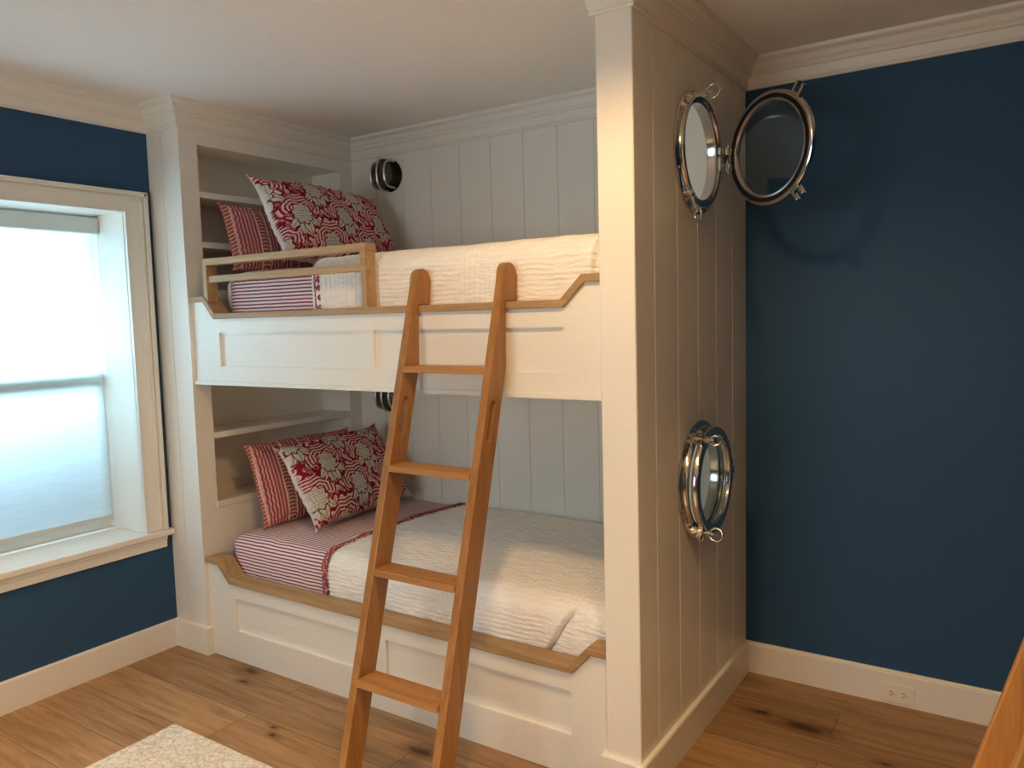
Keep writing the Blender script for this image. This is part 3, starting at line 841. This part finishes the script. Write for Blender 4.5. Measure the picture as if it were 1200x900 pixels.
def damask_colour(u, v):
    u = u*1.16; v = v*1.16
    """block-print pattern: rosettes in cream on red with scalloped arcs. u, v in metres (arrays) -> linear rgb"""
    red = np.array(s2l((134, 22, 40))); cream = np.array(s2l((224, 196, 190))); pink = np.array(s2l((206, 150, 150)))
    grey = np.array(s2l((204, 196, 184))); dgrey = np.array(s2l((146, 140, 132))); plum = np.array(s2l((108, 18, 36)))
    PX, PZ = 0.27, 0.33
    out = np.zeros(u.shape+(3,)); out[:] = red
    best = np.full(u.shape, 9.0); A = np.zeros(u.shape); Bv = np.zeros(u.shape)
    for oi in (0, 1):
        uu = u-oi*PX/2; vv = v-oi*PZ/2
        a = uu-np.round(uu/PX)*PX; b = vv-np.round(vv/PZ)*PZ
        d = (a/PX)**2+(b/PZ)**2
        k = d < best; best = np.where(k, d, best); A = np.where(k, a, A); Bv = np.where(k, b, Bv)
    a, b = A, Bv
    def put(mask, c): out[mask] = c
    # curled ground: thin cream tendrils and dots
    t = np.sin(62*u+2.2*np.sin(48*v))*np.sin(58*v+2.0*np.sin(52*u))
    put(t > 0.28, cream); put(t > 0.62, pink); put(np.abs(t+0.75) < 0.10, pink)
    # ogee stems between motifs
    st = np.abs(np.abs(a)-0.118-0.022*np.cos(2*PI*b/PZ*2))
    put(st < 0.014, plum); put(st < 0.0095, cream)
    # scalloped fans above
    for sgn in (-1, 1):
        ca, cb = sgn*0.030, 0.040
        r = np.sqrt((a-ca)**2+((b-cb)*1.05)**2); th = np.arctan2(b-cb, (a-ca)*sgn)
        zone = (r < 0.088) & (th > -0.55) & (th < 2.3) & (a*sgn > -0.004)
        ph = r/0.0185+0.10*np.cos(7*th)
        put(zone, red); put(zone & ((ph % 1.0) > 0.46), cream); put(zone & ((ph % 1.0) > 0.80), pink)
    # leaves below
    for sgn in (-1, 1):
        for ang, ln, off in ((0.80, 0.050, 0.055), (0.18, 0.038, 0.078)):
            dx, dy = np.sin(ang)*sgn, -np.cos(ang)
            la = (a-dx*off)*dx+(b-dy*off)*dy; lb = -(a-dx*off)*dy+(b-dy*off)*dx
            e = (la/ln)**2+(lb/(0.021*(1-0.35*la/ln)))**2
            put(e < 1.35, plum); put(e < 0.95, grey); put((e < 0.9) & (np.abs(lb) < 0.0028), dgrey)
    # rosette
    e = np.sqrt((a/0.044)**2+((b-0.004)/0.054)**2)
    sc_ = 1+0.10*np.cos(9*np.arctan2(b, a))
    put(e < 1.20*sc_, plum); put(e < 1.06*sc_, grey)
    p1 = np.cos(2*PI*a/0.026+0.5*np.sin(90*b))*np.cos(2*PI*(b+0.004)/0.030)
    put((e < 0.98) & (np.abs(p1) < 0.17), dgrey); put((e < 0.9) & (p1 > 0.75), cream)
    return out
def sham_colour(u, v):
    red = np.array(s2l((150, 66, 80))); cream = np.array(s2l((220, 190, 180))); gold = np.array(s2l((202, 160, 128))); pink = np.array(s2l((190, 118, 120)))
    out = np.zeros(u.shape+(3,)); out[:] = pink
    p = (u/0.0165) % 1.0
    out[p < 0.42] = red; out[(p > 0.62) & (p < 0.82)] = cream
    band = ((u % 0.152) < 0.048)
    q = (v/0.017+0.6*np.sin(u*60)) % 1.0
    out[band] = red; out[band & (q < 0.45)] = gold
    edge = band & (((u % 0.152) < 0.006) | ((u % 0.152) > 0.042)); out[edge] = cream
    return out

def pillow(name, label, cat, Wd, Ht, Th, centre, ex, ey, colfn, group=None, seed=0, back=(225, 214, 200), flange=0.0, droop=0.0, nu=240, nv=180, pinch=0.10, sag=None):
    """ex: world direction of the width, ey: of the height; the front looks along ex x ey"""
    ex = Vector(ex).normalized(); ey = Vector(ey); ey = (ey-ex*ey.dot(ex)).normalized(); en = ex.cross(ey).normalized()
    U, V = np.meshgrid(np.linspace(-1, 1, nu+1), np.linspace(-1, 1, nv+1), indexing='ij')
    def side(sgn):
        aU, aV = np.abs(U), np.abs(V)
        X = U*(Wd/2)*(1-pinch*(1-aV**5)*aU**3*0.7); Y = V*(Ht/2)*(1-pinch*(1-aU**6)*aV**3+0.07*(1-U**2)*aV**3)
        t = np.clip((1-aU**2.6)*(1-aV**2.6), 0, 1)**0.55
        Z = sgn*t*Th/2
        wr = np.zeros_like(U)
        for i in range(nu+1):
            for j in range(0, nv+1):
                x, y = X[i, j], Y[i, j]
                wr[i, j] = 0.007*nz(x*6, y*6, seed+sgn)+0.004*nz(x*15, y*15, seed+5+sgn)
        # seam gathers
        ang = np.arctan2(V, U); ed = np.clip((np.maximum(aU, aV)-0.72)/0.28, 0, 1)
        wr += 0.0035*np.sin(ang*34+seed)*ed*(1-ed)*4*sgn
        Z = Z+wr*np.clip(t*2.2, 0, 1)
        Z = Z+droop*(V-0.2)**2*1.0
        if sag is not None: Y = Y+sag(U, V)
        return X, Y, Z
    Ps = []; UVs = []; Cs = []
    for sgn in (1, -1):
        X, Y, Z = side(sgn)
        P = np.zeros(U.shape+(3,))
        for k in range(3): P[..., k] = centre[k]+X*ex[k]+Y*ey[k]+Z*en[k]
        c = colfn(X*1.0+0.013*seed, Y*1.0+0.021*seed) if sgn > 0 else np.ones(U.shape+(3,))*np.array(s2l(back))
        UV = np.stack([X, Y], -1)
        if sgn < 0: P = P[::-1]; UV = UV[::-1]; c = c[::-1]
        Ps.append(P); UVs.append(UV); Cs.append(c)
    # front is the thing; join the back into the same mesh
    o = grid_mesh(name, Ps[0], UVs[0], M['damask'], None, 0, Cs[0])
    b = grid_mesh('back', Ps[1], UVs[1], M['damask'], None, 0, Cs[1])
    bm = bmesh.new(); bm.from_mesh(o.data); bm.from_mesh(b.data)
    bmesh.ops.remove_doubles(bm, verts=[v for v in bm.verts if v.is_boundary], dist=1e-4)
    bmesh.ops.recalc_face_normals(bm, faces=bm.faces)
    bm.to_mesh(o.data); bm.free()
    me = b.data; bpy.data.objects.remove(b); bpy.data.meshes.remove(me)
    tag(o, label, cat, group)
    return o

def mattress(zb, zt, label):
    mb = MB(); mb.box(0.30, 2.29, 0.130, 1.000, zb, zt)
    return tag(mb.build('mattress', M['mattress'], None, 0.05, 5), label, 'mattress')

def striped_sheet(yf, zb, zt, r, xend, label, xa):
    s_, P = bed_cover('bed_sheet', xa+0.001, xend, yf, zb, zt, r, YB-0.012, xa, 2.6, M['stripe'], 0.0, 0.011, 0.0075, sheet_pucker, 0.004)
    tag(s_, label, 'bed sheet')
    # frilled printed border on its free edge
    n, m, _ = P.shape
    E_ = P[-1]; E2 = P[-2]
    Q = np.zeros((6, m, 3)); UV = np.zeros((6, m, 2))
    for j in range(m):
        d = (E_[j]-E2[j]); d = d/np.linalg.norm(d)
        nv = np.array([0, -(P[-1, min(j+1, m-1)]-P[-1, max(j-1, 0)])[2], (P[-1, min(j+1, m-1)]-P[-1, max(j-1, 0)])[1]]); nv = nv/(np.linalg.norm(nv)+1e-9)
        for k in range(6):
            w = 0.034*k/5
            Q[k, j] = E_[j]+np.array([w-0.006, 0, 0])+nv*(0.0165+0.005*math.sin(j*1.35+0.5*math.sin(j*0.3))*k/5)
            UV[k, j] = (k/5, j/m)
    rf = grid_mesh('ruffle', Q, UV, M['ruffle'], s_, 0.002); tag(rf, 'printed red ruffle edge')
    return s_

# top bunk
mattress(1.285, 1.690, 'mattress under the quilt on the top bunk')
striped_sheet(0.098, 1.500, 1.705, 0.06, 0.94, 'red-and-white striped sheet at the pillow end of the top bunk', 0.335)
crease_u = (lambda s: 2.155+0.12*max(0, s-0.02), 0.34)
q1, _ = bed_cover('quilt', 0.925, 2.304, 0.098, 1.500, 1.722, 0.06, YB-0.012, -1, 2.40, M['quilt'], 0.012, 0.005, 0.0055, quilt_pucker(3, 1.30, crease_u), 0.006)
tag(q1, 'white puckered quilt spread over the top bunk', 'quilt')
# bottom bunk
mattress(0.250, 0.515, 'mattress under the quilt on the bottom bunk')
striped_sheet(0.098, 0.340, 0.532, 0.06, 0.905, 'red-and-white striped sheet at the pillow end of the bottom bunk', 0.262)
crease_l = (lambda s: 1.955+0.62*s, 0.20)
q2, _ = bed_cover('quilt', 0.885, 2.304, 0.098, 0.340, 0.532, 0.065, YB-0.012, -1, 2.60, M['quilt'], 0.012, 0.005, 0.0055, quilt_pucker(9, 0, crease_l), 0.006, xedge=lambda s, e: (0.06*max(0, 1-s/0.25) if e == 0 else 0.0))
tag(q2, 'white puckered quilt spread over the bottom bunk', 'quilt')

# pillows
pillow('pillow', 'red damask pillow leaning on top of the upper bunk sheet', 'pillow', 0.78, 0.46, 0.215, (0.55, 0.565, 1.925), (0.02, 1, -0.03), (-0.50, 0.02, 0.86), damask_colour, seed=1, pinch=0.19)
pillow('pillow', 'red damask pillow in front of the striped one on the bottom bunk', 'pillow', 0.70, 0.45, 0.20, (0.562, 0.580, 0.752), (-0.04, 1, 0.03), (-0.52, 0.02, 0.85), damask_colour, seed=4, pinch=0.17)
pillow('pillow', 'red striped pillow behind the damask one on the top bunk', 'pillow', 0.66, 0.32, 0.11, (0.345, 0.455, 1.862), (0.02, 1, -0.02), (-0.30, -0.1, 0.95), sham_colour, seed=2, back=(176, 92, 92))
pillow('pillow', 'red striped pillow behind the damask one on the bottom bunk', 'pillow', 0.66, 0.40, 0.11, (0.370, 0.510, 0.742), (0.02, 1, 0.0), (-0.30, -0.17, 0.94), sham_colour, seed=3, back=(176, 92, 92))

# ---------------------------------------------------------------- outlet, rug
ot = thing('outlet', 'white electrical outlet set sideways in the baseboard of the navy wall', 'outlet', (2.916, D-0.015, 0.046))
mb = MB(); mb.box(2.860, 2.972, D-0.0205, D-0.0152, 0.012, 0.080); mb.build('cover_plate', M['plastic'], ot, 0.0015)
for cx_ in (2.895, 2.937):
    mb = MB(); mb.box(cx_-0.0155, cx_+0.0155, D-0.0225, D-0.0206, 0.031, 0.061)
    rc_ = mb.build('receptacle', M['plastic'], ot, 0.001)
    for dz in (-0.006, 0.006):
        mb = MB(); mb.box(cx_-0.006, cx_+0.003, D-0.0229, D-0.0226, 0.046+dz-0.0013, 0.046+dz+0.0013); mb.build('slot', M['slot'], rc_)
    mb = MB(); mb.cyl((cx_+0.0085, D-0.0229, 0.046), (cx_+0.0085, D-0.0226, 0.046), 0.0022, 12); mb.build('slot', M['slot'], rc_)

mb = MB(); mb.box(0.672, 2.85, -2.70, -0.462, 0.0, 0.009)
rug = mb.build('rug', M['rug'], None, 0.003); tag(rug, 'pale cream rug with a faded woven pattern on the oak floor', 'rug')

# ---------------------------------------------------------------- recessed lights (above the frame) daylight and added fill
def can(x, y, watts, spread, label, soft=0.5, col=(1.0, 0.62, 0.27)):
    t = thing('recessed_light', label, 'ceiling light', (x, y, HC), group='recessed ceiling lights')
    mb = MB(); mb.lathe(ring_profile(0.058, 0.082, -0.006, -0.0005, 4), 40, Matrix.Translation((x, y, HC)), closed=True); mb.build('trim_ring', M['white'], t)
    mb = MB(); mb.lathe([(0, -0.0015), (0.057, -0.0015), (0.057, -0.0004), (0, -0.0004)], 32, Matrix.Translation((x, y, HC))); mb.build('lens', M['lens'], t)
    ld = bpy.data.lights.new('can_light', 'SPOT'); ld.energy = watts; ld.spot_size = R(spread); ld.spot_blend = soft
    ld.shadow_soft_size = 0.075; ld.color = col
    lo_ = bpy.data.objects.new('can_light', ld); C.objects.link(lo_); lo_.location = (x, y, HC-0.02)
    return t
can(2.43, -0.84, 47, 157, 'recessed ceiling light in front of the white bunk bed', 0.42)
can(0.85, -1.90, 120, 108, 'recessed ceiling light nearer the window', 1.0)
can(3.25, -1.20, 105, 118, 'recessed ceiling light near the viewer', 1.0)

w = bpy.data.worlds.new('World'); SC.world = w; w.use_nodes = True
nt = w.node_tree; nt.nodes.clear()
wo = nt.nodes.new('ShaderNodeOutputWorld'); bg = nt.nodes.new('ShaderNodeBackground')
sky = nt.nodes.new('ShaderNodeTexSky'); sky.sky_type = 'NISHITA'; sky.sun_elevation = R(35); sky.sun_rotation = R(60); sky.sun_disc = False
nt.links.new(sky.outputs[0], bg.inputs[0]); bg.inputs[1].default_value = 0.08
nt.links.new(bg.outputs[0], wo.inputs[0])
al = bpy.data.lights.new('outside_light', 'AREA'); al.shape = 'RECTANGLE'; al.size = 1.0; al.size_y = 0.36; al.energy = 24; al.color = (0.50, 0.78, 1.0)
ao = bpy.data.objects.new('outside_light', al); C.objects.link(ao)
ao.location = (-0.66, -0.58, 1.47); ao.rotation_euler = (R(90), 0, R(-90))   # daylight outside, shining in through the panes

a2 = bpy.data.lights.new('outside_light', 'AREA'); a2.shape = 'RECTANGLE'; a2.size = 2.4; a2.size_y = 1.8; a2.energy = 58; a2.color = (0.96, 0.98, 1.0)  # added fill lamp, brightens the bunks and ceiling from behind the viewer
ao2 = bpy.data.objects.new('outside_light', a2); C.objects.link(ao2)
ao2.location = (1.65, YF-0.75, 1.55); ao2.rotation_euler = (R(90), 0, R(0))   # outside the added window
ao2.rotation_euler = Vector((0, -1, 0)).to_track_quat('Z', 'Y').to_euler()

# ---------------------------------------------------------------- camera
cam = bpy.data.cameras.new('camera'); co = bpy.data.objects.new('camera', cam); C.objects.link(co)
cam.sensor_fit = 'HORIZONTAL'; cam.sensor_width = 36.0; cam.lens = 913.86*36.0/1200.0
cam.clip_start = 0.02; cam.clip_end = 60
Fv = Vector((-0.55091516, 0.83019719, -0.08523559)); Rv = Vector((0.83419278, 0.55082697, -0.02668429)); Uv = Vector((-0.02479684, 0.0858037, 0.99600344))
m = Matrix((Rv, Uv, -Fv)).transposed().to_4x4(); m.translation = (3.28903348, -2.07247641, 1.48161058)
co.matrix_world = m
SC.camera = co

SC.view_settings.view_transform = 'Standard'; SC.view_settings.look = 'None'
SC.view_settings.gamma = 1.0; SC.view_settings.use_curve_mapping = False
SC.view_settings.exposure = 0.66
SC.cycles.max_bounces = 10; SC.cycles.diffuse_bounces = 6; SC.cycles.transparent_max_bounces = 12
SC.cycles.caustics_reflective = False; SC.cycles.caustics_refractive = False
SC.cycles.sample_clamp_indirect = 6.0
